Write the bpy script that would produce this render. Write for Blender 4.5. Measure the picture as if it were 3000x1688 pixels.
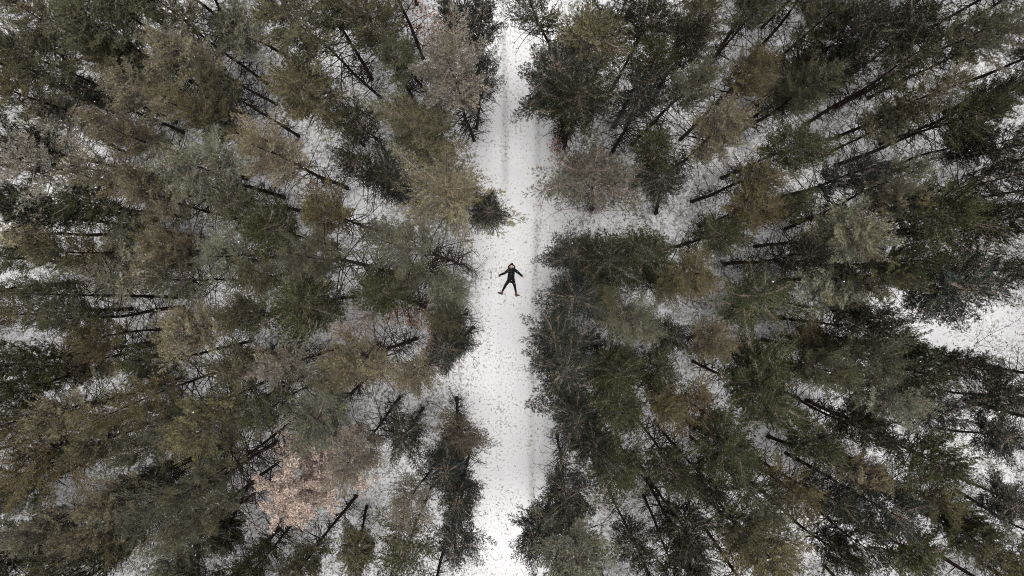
import bpy, math, random
import numpy as np
from mathutils import Vector, Matrix, Quaternion

for o in list(bpy.data.objects):
    bpy.data.objects.remove(o, do_unlink=True)
scene = bpy.context.scene
COL = scene.collection
rng = np.random.default_rng(11)
random.seed(11)

# ------------------------------------------------------------------ camera, sky, light, exposure
CAM_H, TILT = 37.0, math.radians(-1.13)
CAM_Y = -CAM_H * math.tan(TILT)
cam_d = bpy.data.cameras.new('camera')
cam_d.sensor_width = 36.0
cam_d.lens = 24.0
cam_d.clip_start = 0.5
cam_d.clip_end = 2000.0
cam = bpy.data.objects.new('camera', cam_d)
cam.location = (0, CAM_Y, CAM_H)
cam.rotation_euler = (TILT, 0, 0)
COL.objects.link(cam)
scene.camera = cam

SUN_EL, SUN_AZ = math.radians(87), math.radians(110)      # azimuth clockwise from north (+Y)
world = bpy.data.worlds.new('World')
scene.world = world
world.use_nodes = True
wn = world.node_tree
wn.nodes.clear()
sky = wn.nodes.new('ShaderNodeTexSky')
sky.sky_type = 'NISHITA'
sky.sun_disc = False
sky.sun_elevation = SUN_EL
sky.sun_rotation = SUN_AZ
sky.dust_density = 6.0
sky.air_density = 1.0
sky.ozone_density = 1.0
hs = wn.nodes.new('ShaderNodeHueSaturation')
hs.inputs['Saturation'].default_value = 0.34               # overcast: grey cloud instead of blue air
bg = wn.nodes.new('ShaderNodeBackground')
bg.inputs['Strength'].default_value = 0.055
wo = wn.nodes.new('ShaderNodeOutputWorld')
wn.links.new(sky.outputs[0], hs.inputs['Color'])
wn.links.new(hs.outputs[0], bg.inputs['Color'])
wn.links.new(bg.outputs[0], wo.inputs['Surface'])

sun_d = bpy.data.lights.new('sun', 'SUN')
sun_d.energy = 1.5
sun_d.angle = math.radians(34)
sun_d.color = (1.0, 0.975, 0.945)
sun = bpy.data.objects.new('sun', sun_d)
sun_dir = Vector((math.sin(SUN_AZ) * math.cos(SUN_EL), math.cos(SUN_AZ) * math.cos(SUN_EL), math.sin(SUN_EL)))
sun.rotation_euler = sun_dir.to_track_quat('Z', 'Y').to_euler()
sun.location = (30, 0, 60)
COL.objects.link(sun)

scene.view_settings.view_transform = 'Standard'
scene.view_settings.look = 'None'
scene.view_settings.gamma = 1.0
scene.view_settings.use_curve_mapping = False
scene.view_settings.exposure = 1.13
scene.render.engine = 'CYCLES'
scene.cycles.max_bounces = 4
scene.cycles.diffuse_bounces = 1
scene.cycles.use_denoising = True
scene.cycles.denoising_prefilter = 'NONE'
scene.cycles.filter_width = 0.95
scene.cycles.use_adaptive_sampling = True
scene.cycles.adaptive_threshold = 0.04
scene.cycles.adaptive_min_samples = 20
scene.cycles.debug_use_spatial_splits = True

# ------------------------------------------------------------------ helpers
F_S = 2000.0                                               # focal length in photo pixels (3000 wide)
_cr = Matrix.Rotation(TILT, 3, 'X')

def at(sx, sy, z=0.0):
    """photo pixel (3000 x 1688) -> the point of that sight line at height z"""
    d = _cr @ Vector(((sx - 1500.0) / F_S, -(sy - 844.0) / F_S, -1.0))
    t = (z - CAM_H) / d.z
    return Vector((d.x * t, CAM_Y + d.y * t, z))

def px(p):
    v = _cr.transposed() @ (Vector(p) - Vector((0, CAM_Y, CAM_H)))
    return 1500.0 + F_S * v.x / -v.z, 844.0 - F_S * v.y / -v.z

def fbm(x, y, seed=0):
    s = 0.0
    for i, (f, a) in enumerate(((.21, 1.), (.47, .6), (1.1, .35), (2.3, .2))):
        s = s + a * np.sin(f * x * 1.3 + 1.7 * i + seed + 1.4 * np.sin(f * y + i + seed)) * np.cos(f * y * 1.2 - .9 * i + seed * .7 + 1.1 * np.sin(f * .8 * x))
    return s / 2.15

def road_x(y):
    return 0.30 + 0.12 * np.sin(y * .21) + 0.10 * np.sin(y * .09 + 1)

RUT = 0.88
def ground_z(x, y):
    d = np.abs(x - road_x(y))
    off = np.clip((d - 1.9) / 1.6, 0, 1)
    z = 0.10 * fbm(x, y, 3) * off + 0.06 * off
    z = z - 0.035 * np.exp(-((d - RUT) / .13) ** 2)
    return z

def new_mesh(name, verts, tris, mats, attrs=None, smooth=False, midx=None):
    verts = np.asarray(verts, np.float32).reshape(-1, 3)
    tris = np.asarray(tris, np.int32)
    n, k = tris.shape
    me = bpy.data.meshes.new(name)
    me.vertices.add(len(verts))
    me.vertices.foreach_set('co', verts.ravel())
    me.loops.add(n * k)
    me.loops.foreach_set('vertex_index', tris.ravel())
    me.polygons.add(n)
    me.polygons.foreach_set('loop_start', np.arange(0, n * k, k, dtype=np.int32))
    if smooth:
        me.polygons.foreach_set('use_smooth', np.ones(n, bool))
    for m in mats:
        me.materials.append(m)
    if midx is not None:
        me.polygons.foreach_set('material_index', np.asarray(midx, np.int32))
    for key, val in (attrs or {}).items():
        a = me.attributes.new(key, 'FLOAT', 'POINT')
        a.data.foreach_set('value', np.asarray(val, np.float32))
    me.update(calc_edges=True)
    me.validate()
    return me

def link(name, data, parent=None, **props):
    o = bpy.data.objects.new(name, data)
    COL.objects.link(o)
    if parent is not None:
        o.parent = parent
    for k_, v_ in props.items():
        o[k_] = v_
    return o

class Geo:
    """collects tubes, triangles and rings for one mesh"""
    def __init__(self):
        self.v, self.f, self.t, self.n = [], [], [], 0
    def add(self, v, f, tone=1.0):
        v = np.asarray(v, float); f = np.asarray(f, int)
        self.v.append(v); self.f.append(f + self.n)
        self.t.append(np.broadcast_to(tone, (len(v),)).astype(float))
        self.n += len(v)
    def tube(self, pts, radii, sides=3, tone=1.0, cap=False):
        pts = np.asarray(pts, float); m = len(pts)
        tan = np.gradient(pts, axis=0)
        tan /= np.linalg.norm(tan, axis=1)[:, None] + 1e-9
        up = np.array([0., 0., 1.])
        if abs(tan[:, 2]).mean() > .8:
            up = np.array([1., 0., 0.])
        a = np.cross(tan, up); a /= np.linalg.norm(a, axis=1)[:, None] + 1e-9
        b = np.cross(tan, a)
        ang = np.arange(sides) * 2 * math.pi / sides
        ring = pts[:, None] + np.asarray(radii, float)[:, None, None] * (np.cos(ang)[None, :, None] * a[:, None] + np.sin(ang)[None, :, None] * b[:, None])
        v = ring.reshape(-1, 3)
        i = np.arange(m - 1)[:, None] * sides; j = np.arange(sides)[None]; jn = (j + 1) % sides
        A, B, C, D = (i + j).ravel(), (i + jn).ravel(), (i + sides + jn).ravel(), (i + sides + j).ravel()
        f = np.concatenate([np.stack([A, B, C], 1), np.stack([A, C, D], 1)])
        if cap:
            v = np.concatenate([v, pts[-1:], pts[:1]])
            e = (m - 1) * sides; jj = np.arange(sides)
            f = np.concatenate([f, np.stack([e + jj, e + (jj + 1) % sides, np.full(sides, len(v) - 2)], 1),
                                np.stack([(jj + 1) % sides, jj, np.full(sides, len(v) - 1)], 1)])
        self.add(v, f, tone)
    def mesh(self, name, mat, smooth=False):
        return new_mesh(name, np.concatenate(self.v), np.concatenate(self.f), [mat], {'tone': np.concatenate(self.t)}, smooth)

def mat(name, build):
    m = bpy.data.materials.new(name)
    m.use_nodes = True
    nt = m.node_tree
    nt.nodes.clear()
    out = nt.nodes.new('ShaderNodeOutputMaterial')
    N = lambda t, **k: _node(nt, t, **k)
    L = nt.links.new
    sh = build(nt, N, L, out)
    L(sh, out.inputs['Surface'])
    return m

def _node(nt, t, **k):
    n = nt.nodes.new('ShaderNode' + t)
    for a, b in k.items():
        if a in n.inputs:
            n.inputs[a].default_value = b
        else:
            setattr(n, a, b)
    return n

def bsdf(N, rough=.8, spec=.2):
    b = N('BsdfPrincipled')
    b.inputs['Roughness'].default_value = rough
    b.inputs['Specular IOR Level'].default_value = spec
    return b

def ramp(N, stops):
    r = N('ValToRGB')
    e = r.color_ramp.elements
    while len(e) < len(stops):
        e.new(.5)
    for el, (p, c) in zip(e, stops):
        el.position = p
        el.color = c if len(c) == 4 else (*c, 1)
    return r

# ------------------------------------------------------------------ materials
def m_needle(nt, N, L, out):
    oi = N('ObjectInfo')
    at_ = N('Attribute', attribute_name='tone')
    ag = N('Attribute', attribute_name='age')
    mul = N('VectorMath', operation='SCALE')
    L(oi.outputs['Color'], mul.inputs[0]); L(at_.outputs['Fac'], mul.inputs['Scale'])
    br = N('Mix', data_type='RGBA', blend_type='MULTIPLY')
    L(ag.outputs['Fac'], br.inputs[0]); L(mul.outputs[0], br.inputs[6])
    br.inputs[7].default_value = (1.09, .99, .83, 1)
    b = bsdf(N, .75, .15)
    L(br.outputs[2], b.inputs['Base Color'])
    tr = N('BsdfTranslucent'); L(br.outputs[2], tr.inputs['Color'])
    mx = N('MixShader'); mx.inputs[0].default_value = .12
    L(b.outputs[0], mx.inputs[1]); L(tr.outputs[0], mx.inputs[2])
    return mx.outputs[0]
M_NEEDLE = mat('pine_needles', m_needle)

def wood(c1, c2, scale=3.0, stretch=(1, 1, .25), bump=.4):
    def f(nt, N, L, out):
        tc = N('TexCoord'); mp = N('Mapping'); mp.inputs['Scale'].default_value = stretch
        L(tc.outputs['Object'], mp.inputs[0])
        nz = N('TexNoise'); nz.inputs['Scale'].default_value = scale; nz.inputs['Detail'].default_value = 6
        L(mp.outputs[0], nz.inputs['Vector'])
        r = ramp(N, [(.3, c1), (.72, c2)]); L(nz.outputs['Fac'], r.inputs[0])
        t = N('Attribute', attribute_name='tone')
        s = N('VectorMath', operation='SCALE'); L(r.outputs[0], s.inputs[0]); L(t.outputs['Fac'], s.inputs['Scale'])
        b = bsdf(N, .9, .1); L(s.outputs[0], b.inputs['Base Color'])
        bp = N('Bump'); bp.inputs['Strength'].default_value = bump; bp.inputs['Distance'].default_value = .02
        L(nz.outputs['Fac'], bp.inputs['Height']); L(bp.outputs[0], b.inputs['Normal'])
        return b.outputs[0]
    return f
M_BARK = mat('pine_bark', wood((.022, .016, .014), (.075, .045, .034), 9.0))
M_LIMB = mat('pine_limb_bark', wood((.14, .115, .092), (.32, .27, .22), 4.0))
M_DEADWOOD = mat('dead_branch_wood', wood((.020, .016, .014), (.055, .041, .035), 6.0))
M_PALEWOOD = mat('pale_dead_wood', wood((.36, .29, .25), (.62, .53, .47), 4.0))
M_PINKTWIG = mat('pinkish_twig_bark', wood((.20, .115, .10), (.36, .23, .20), 4.0))
M_GREYTWIG = mat('grey_twig_bark', wood((.075, .06, .054), (.16, .125, .11), 4.0))
M_DARKTWIG = mat('dark_twig_bark', wood((.026, .02, .018), (.065, .048, .042), 4.0))

def leafmat(c1, c2, tr_=.3):
    def f(nt, N, L, out):
        t = N('Attribute', attribute_name='tone')
        r = ramp(N, [(0., c1), (1., c2)]); L(t.outputs['Fac'], r.inputs[0])
        b = bsdf(N, .7, .2); L(r.outputs[0], b.inputs['Base Color'])
        tr = N('BsdfTranslucent'); L(r.outputs[0], tr.inputs['Color'])
        mx = N('MixShader'); mx.inputs[0].default_value = tr_
        L(b.outputs[0], mx.inputs[1]); L(tr.outputs[0], mx.inputs[2])
        return mx.outputs[0]
    return f
M_CREAMLEAF = mat('withered_cream_leaves', leafmat((.39, .295, .245), (.72, .60, .52)))
M_RUSTLEAF = mat('withered_rust_leaves', leafmat((.26, .09, .04), (.50, .22, .11)))

def m_snow(nt, N, L, out):
    tc = N('TexCoord')
    cov = N('Attribute', attribute_name='litter')
    rut = N('Attribute', attribute_name='rut')
    n1 = N('TexNoise'); n1.inputs['Scale'].default_value = 7.5; n1.inputs['Detail'].default_value = 8; n1.inputs['Roughness'].default_value = .62
    n2 = N('TexNoise'); n2.inputs['Scale'].default_value = .9; n2.inputs['Detail'].default_value = 4
    n3 = N('TexNoise'); n3.inputs['Scale'].default_value = 26.0; n3.inputs['Detail'].default_value = 5
    for n in (n1, n2, n3):
        L(tc.outputs['Object'], n.inputs['Vector'])
    # litter mask: fine noise above a threshold that falls where the snow is thin
    a1 = N('Math', operation='MULTIPLY_ADD'); L(n2.outputs['Fac'], a1.inputs[0]); a1.inputs[1].default_value = .30; L(n1.outputs['Fac'], a1.inputs[2])
    a2 = N('Math', operation='MULTIPLY_ADD'); L(cov.outputs['Fac'], a2.inputs[0]); a2.inputs[1].default_value = .20; L(a1.outputs[0], a2.inputs[2])
    a3 = N('Math', operation='MULTIPLY_ADD'); L(rut.outputs['Fac'], a3.inputs[0]); a3.inputs[1].default_value = .05; L(a2.outputs[0], a3.inputs[2])
    r = ramp(N, [(.755, (0, 0, 0)), (.89, (1, 1, 1))]); L(a3.outputs[0], r.inputs[0])
    m0 = N('Math', operation='MULTIPLY'); L(r.outputs[0], m0.inputs[0]); m0.inputs[1].default_value = .62
    rl = ramp(N, [(.35, (.10, .085, .07)), (.65, (.22, .19, .165))]); L(n3.outputs['Fac'], rl.inputs[0])
    rs0 = ramp(N, [(.3, (.70, .71, .735)), (.7, (.79, .79, .80))]); L(n2.outputs['Fac'], rs0.inputs[0])
    rv_ = N('Math', operation='MULTIPLY_ADD'); L(n1.outputs['Fac'], rv_.inputs[0]); rv_.inputs[1].default_value = .9; rv_.inputs[2].default_value = .05
    rw_ = N('Math', operation='MULTIPLY'); L(rut.outputs['Fac'], rw_.inputs[0]); L(rv_.outputs[0], rw_.inputs[1])
    rs = N('Mix', data_type='RGBA'); L(rw_.outputs[0], rs.inputs[0]); L(rs0.outputs[0], rs.inputs[6]); rs.inputs[7].default_value = (.30, .285, .27, 1)
    mx = N('Mix', data_type='RGBA'); L(m0.outputs[0], mx.inputs[0]); L(rs.outputs[2], mx.inputs[6]); L(rl.outputs[0], mx.inputs[7])
    b = bsdf(N, .65, .25); L(mx.outputs[2], b.inputs['Base Color'])
    bp = N('Bump'); bp.inputs['Strength'].default_value = .5; bp.inputs['Distance'].default_value = .05
    L(n1.outputs['Fac'], bp.inputs['Height']); L(bp.outputs[0], b.inputs['Normal'])
    return b.outputs[0]
M_SNOW = mat('snow_with_litter', m_snow)

def m_litter(nt, N, L, out):
    t = N('Attribute', attribute_name='tone')
    r = ramp(N, [(0., (.05, .047, .04)), (.6, (.13, .115, .09)), (1., (.28, .23, .17))]); L(t.outputs['Fac'], r.inputs[0])
    b = bsdf(N, .9, .1); L(r.outputs[0], b.inputs['Base Color'])
    return b.outputs[0]
M_LITTER = mat('dry_grass_and_litter', m_litter)

def plain(c, rough=.8, spec=.2, noise=0.0):
    def f(nt, N, L, out):
        b = bsdf(N, rough, spec)
        nz = N('TexNoise'); nz.inputs['Scale'].default_value = 30; nz.inputs['Detail'].default_value = 4
        tc = N('TexCoord'); L(tc.outputs['Object'], nz.inputs['Vector'])
        lo = tuple(x * (1 - noise) for x in c); hi = tuple(min(1, x * (1 + noise)) for x in c)
        r = ramp(N, [(.3, lo), (.7, hi)]); L(nz.outputs['Fac'], r.inputs[0]); L(r.outputs[0], b.inputs['Base Color'])
        return b.outputs[0]
    return f
M_FLAKE = mat('loose_snow', plain((.88, .89, .9), .6, .2, .03))

# ------------------------------------------------------------------ ground and track (one seamless height field cut in two)
def axis(lim, step, far):
    core = np.arange(-lim, lim + step / 2, step)
    ext = lim + np.cumsum(step * 1.6 ** np.arange(1, 14))
    ext = ext[ext < far]
    return np.concatenate([-ext[::-1], core, ext])
gx, gy = axis(31, .16, 400), axis(19, .16, 400)
X, Y = np.meshgrid(gx, gy)
D = X - road_x(Y)
Z = ground_z(X, Y)
nx, ny = len(gx), len(gy)
idx = np.arange(nx * ny).reshape(ny, nx)
quads = np.stack([idx[:-1, :-1], idx[:-1, 1:], idx[1:, 1:], idx[1:, :-1]], -1).reshape(-1, 4)
xc = .25 * (D[:-1, :-1] + D[:-1, 1:] + D[1:, 1:] + D[1:, :-1]).ravel()
clear = at(2800, 955)
dcl = np.hypot((X - clear.x) / 4.2, (Y - clear.y) / 1.7)
litter = np.maximum(np.clip((np.abs(D) - 1.6) / 1.4, 0, 1) * (.78 + .45 * fbm(X, Y, 5)) * np.clip((dcl - .6) / .6, 0, 1), .34 + .3 * fbm(X * 1.4, Y * 1.4, 2))
rut_wear = np.exp(-((np.abs(D) - RUT) / .17) ** 2)
sy_ = 844 - Y * 54.0
lw = np.clip((620 - sy_) / 160, 0, 1) * .85 + .1                 # the western wheel rut fades out below the middle
rw = .45 + .55 * np.clip(.5 + 1.2 * fbm(X * 0, Y * 2.2, 9), 0, 1)
rut = rut_wear * np.where(D < 0, lw, rw)
vv = np.stack([X.ravel(), Y.ravel(), Z.ravel()], 1)
def part_of(mask, name):
    q = quads[mask]
    u, inv = np.unique(q, return_inverse=True)
    me = new_mesh(name, vv[u], inv.reshape(-1, 4), [M_SNOW], {'litter': litter.ravel()[u], 'rut': rut.ravel()[u]}, True)
    return link(name, me, kind='structure', label={'ground': 'snow covered forest floor with dark needle litter showing through',
                                                    'track': 'straight snowy forest track with two shallow wheel ruts'}[name])
on_track = np.abs(xc) < 2.0
part_of(~on_track, 'ground')
part_of(on_track, 'track')

# ------------------------------------------------------------------ pine prototypes
PH, PR = 13.0, 1.7

def perp(d):
    r = rng.normal(size=3); r -= d * r.dot(d)
    return r / (np.linalg.norm(r) + 1e-9)

def nrm(v):
    v = np.asarray(v, float)
    return v / (np.linalg.norm(v) + 1e-9)

def needles(P, Dv, Ln, tone, age, K, nl=.085, nw=.017):
    """brush-like shoots: K blades set around each axis"""
    P, Dv, Ln = np.asarray(P), np.asarray(Dv), np.asarray(Ln)
    n = len(P)
    ref = np.where(np.abs(Dv[:, 2:3]) > .9, np.array([[1., 0, 0]]), np.array([[0, 0, 1.]]))
    a = np.cross(Dv, ref); a /= np.linalg.norm(a, axis=1)[:, None]
    b = np.cross(Dv, a)
    u = rng.uniform(.05, 1.05, (n, K)); ph = rng.uniform(0, 2 * math.pi, (n, K))
    side = np.cos(ph)[..., None] * a[:, None] + np.sin(ph)[..., None] * b[:, None]
    ndir = Dv[:, None] * rng.uniform(.45, 1.1, (n, K, 1)) + side
    ndir /= np.linalg.norm(ndir, axis=2)[..., None]
    o = P[:, None] + Dv[:, None] * (u * Ln[:, None])[..., None]
    w = np.cross(ndir, rng.normal(size=(n, K, 3))); w /= np.linalg.norm(w, axis=2)[..., None] + 1e-9
    l = nl * rng.uniform(.7, 1.25, (n, K, 1))
    v = np.stack([o - w * nw * .5, o + w * nw * .5, o + ndir * l], 2).reshape(-1, 3)
    tone = np.repeat(np.asarray(tone), K * 3) * np.repeat(rng.uniform(.8, 1.2, n * K), 3)
    age = np.repeat(np.asarray(age), K * 3)
    f = np.arange(n * K * 3).reshape(-1, 3)
    return v, f, tone, age

def pine(seed, crown_low=.56, dens=1.0, spread=1.0, upsweep=1.0, ragged=.25, K=13):
    global rng
    rng = np.random.default_rng(seed)
    # trunk
    zs = np.concatenate([[-.25, -.05, .08, .2, .4], np.linspace(.8, PH - .05, 23)])
    wob = .07
    p1, p2 = rng.uniform(0, 6, 2)
    def axis_at(z):
        k = np.clip(z / PH, 0, 1) * np.sin(np.clip(z / PH, 0, 1) * math.pi)
        return np.array([wob * k * np.sin(z * .55 + p1) * 2, wob * k * np.cos(z * .47 + p2) * 2, z])
    rad = lambda z: .098 * max(.06, 1 - max(z, 0) / PH) ** .75 + .022 * math.exp(-max(z, 0) / .2)
    g = Geo()
    pts = np.array([axis_at(z) for z in zs])
    g.tube(pts, [rad(z) for z in zs], 9, 1.0, cap=True)
    trunk = g.mesh('trunk', M_BARK, True)
    # live limbs and needles
    gl = Geo(); NP, ND, NL, NT, NA = [], [], [], [], []
    lob = rng.uniform(0, 6, 3)
    z = PH * crown_low; z0, z1 = z, PH - .25
    while z < z1:
        t = (z - z0) / (z1 - z0)
        prof = (1 - t ** 1.9) ** .6 * (.60 + .40 * min(1, t / .35)) + .07
        nb = rng.integers(5, 8)
        off = rng.uniform(0, 6.28)
        for i in range(nb):
            az = off + i * 6.283 / nb + rng.normal(0, .3)
            lobe = 1 + .14 * math.sin(2 * az + lob[0]) + .10 * math.sin(3 * az + lob[1])
            Lb = PR * spread * prof * lobe * max(.3, rng.normal(1, ragged))
            if rng.random() > .92 * dens + .08:
                continue
            el = math.radians(4 + 52 * t ** 1.5 + rng.normal(0, 8)) * upsweep
            h = np.array([math.cos(az), math.sin(az), 0])
            base = axis_at(z + rng.normal(0, .12))
            m = 6
            s = np.linspace(0, 1, m)
            sag = (-.10 * np.sin(s * math.pi) + .16 * s ** 2) * Lb * upsweep
            bend = rng.normal(0, .10) * Lb
            lat = np.array([-h[1], h[0], 0])
            bp = base + np.outer(s * Lb * math.cos(el), h) + np.outer(bend * s ** 2, lat)
            bp[:, 2] += s * Lb * math.sin(el) + sag
            gl.tube(bp, np.linspace(.026, .007, m) * (.55 + .5 * Lb / PR), 4, rng.uniform(.75, 1.25))
            age_b = np.clip(rng.normal(.35, .42), 0, 1); tone_b = rng.uniform(.6, 1.38)
            ns = max(3, int(Lb / .088))
            for k in range(ns):
                sk = .20 + .80 * (k + rng.random()) / ns
                if sk < .42 and rng.random() < .35:
                    continue
                q = np.array([np.interp(sk, s, bp[:, c]) for c in range(3)])
                dv = nrm(bp[min(m - 1, int(sk * (m - 1)) + 1)] - bp[max(0, int(sk * (m - 1)))])
                for sg in (-1, 1):
                    if rng.random() > .9 * dens:
                        continue
                    l2 = (.12 + .30 * Lb * (1 - sk) ** .8) * rng.uniform(.65, 1.2)
                    l2 = min(l2, .62)
                    d2 = nrm(dv * rng.uniform(.7, 1.3) + lat * sg * rng.uniform(.6, 1.1) + np.array([0, 0, rng.uniform(-.45, .65)]))
                    e2 = q + d2 * l2
                    mid = q + d2 * l2 * .5 + np.array([0, 0, -.02 * l2])
                    gl.tube([q, mid, e2], [.007, .005, .0035], 3, rng.uniform(.8, 1.35))
                    nt_ = max(1, int(round(l2 / .15)))
                    for j in range(nt_):
                        f = (j + .6) / nt_
                        pp = q + d2 * l2 * f
                        if f < .35 and rng.random() < .5:
                            continue
                        d3 = nrm(d2 + perp(d2) * rng.uniform(.2, 1.3) + np.array([0, 0, .25]))
                        pp = pp + rng.normal(0, .015, 3)
                        NP.append(pp); ND.append(d3); NL.append(rng.uniform(.09, .19))
                        NT.append(tone_b * rng.uniform(.6, 1.4)); NA.append(np.clip(age_b + rng.normal(0, .2), 0, 1))
            NP.append(bp[-1]); ND.append(nrm(bp[-1] - bp[-2])); NL.append(.16); NT.append(tone_b); NA.append(age_b)
        z += rng.uniform(.20, .34)
    top = axis_at(PH - .1)
    for k in range(7):
        NP.append(top + rng.normal(0, .05, 3)); ND.append(nrm(np.array([rng.normal(0, .5), rng.normal(0, .5), 1]))); NL.append(.2); NT.append(1.1); NA.append(.3)
    v, f, tone, age = needles(NP, ND, NL, NT, NA, K)
    crown = new_mesh('crown', v, f, [M_NEEDLE], {'tone': tone, 'age': age})
    limbs = gl.mesh('limbs', M_LIMB)
    # dead lower branches
    gd = Geo()
    z = 1.1
    while z < z0 + .5:
        for i in range(rng.integers(2, 5)):
            az = rng.uniform(0, 6.283)
            Lb = rng.uniform(.5, 1.35) * (.55 + .75 * z / z0)
            if rng.random() < .25:
                Lb *= .4
            h = np.array([math.cos(az), math.sin(az), 0]); lat = np.array([-h[1], h[0], 0])
            s = np.linspace(0, 1, 5)
            el = math.radians(rng.uniform(-14, 26))
            b0 = axis_at(z + rng.normal(0, .1))
            bp = b0 + np.outer(s * Lb * math.cos(el), h) + np.outer(rng.normal(0, .16) * Lb * s ** 2, lat)
            bp[:, 2] += s * Lb * math.sin(el) + rng.normal(0, .08) * Lb * s ** 2
            gd.tube(bp, np.linspace(.022, .008, 5), 3, rng.uniform(.7, 1.3))
            for k in range(rng.integers(3, 9)):
                sk = rng.uniform(.3, .98)
                q = np.array([np.interp(sk, s, bp[:, c]) for c in range(3)])
                d2 = nrm(h * rng.uniform(.3, 1) + lat * rng.normal(0, 1) + np.array([0, 0, rng.normal(0, .35)]))
                l2 = rng.uniform(.10, .42)
                gd.tube([q, q + d2 * l2 * .5 + rng.normal(0, .015, 3), q + d2 * l2], [.008, .007, .005], 3, rng.uniform(.7, 1.4))
        z += rng.uniform(.22, .5)
    dead = gd.mesh('dead_branches', M_DEADWOOD)
    return dict(trunk=trunk, limbs=limbs, crown=crown, dead_branches=dead)

PINES = [pine(101 + i, *a) for i, a in enumerate((
    (.68, 1.0, 1.00, 1.0, .20, 20), (.70, .96, 1.00, 1.1, .24, 20), (.66, 1.0, 1.03, .9, .22, 20), (.72, .95, .98, 1.1, .24, 20),
    (.69, 1.0, 1.03, 1.0, .18, 20), (.66, .85, 1.00, .8, .30, 20), (.72, 1.0, .97, 1.1, .20, 20), (.70, .80, 1.05, 1.0, .30, 20),
    (.68, .74, 1.05, .9, .32, 20), (.70, .68, 1.05, 1.0, .34, 20), (.62, .95, 1.08, .75, .26, 20), (.64, .90, 1.08, .7, .28, 20)))]
DENSE, OPEN, LOW = (0, 1, 2, 3, 4, 6), (5, 7, 8, 9), (10, 11, 5)

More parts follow.
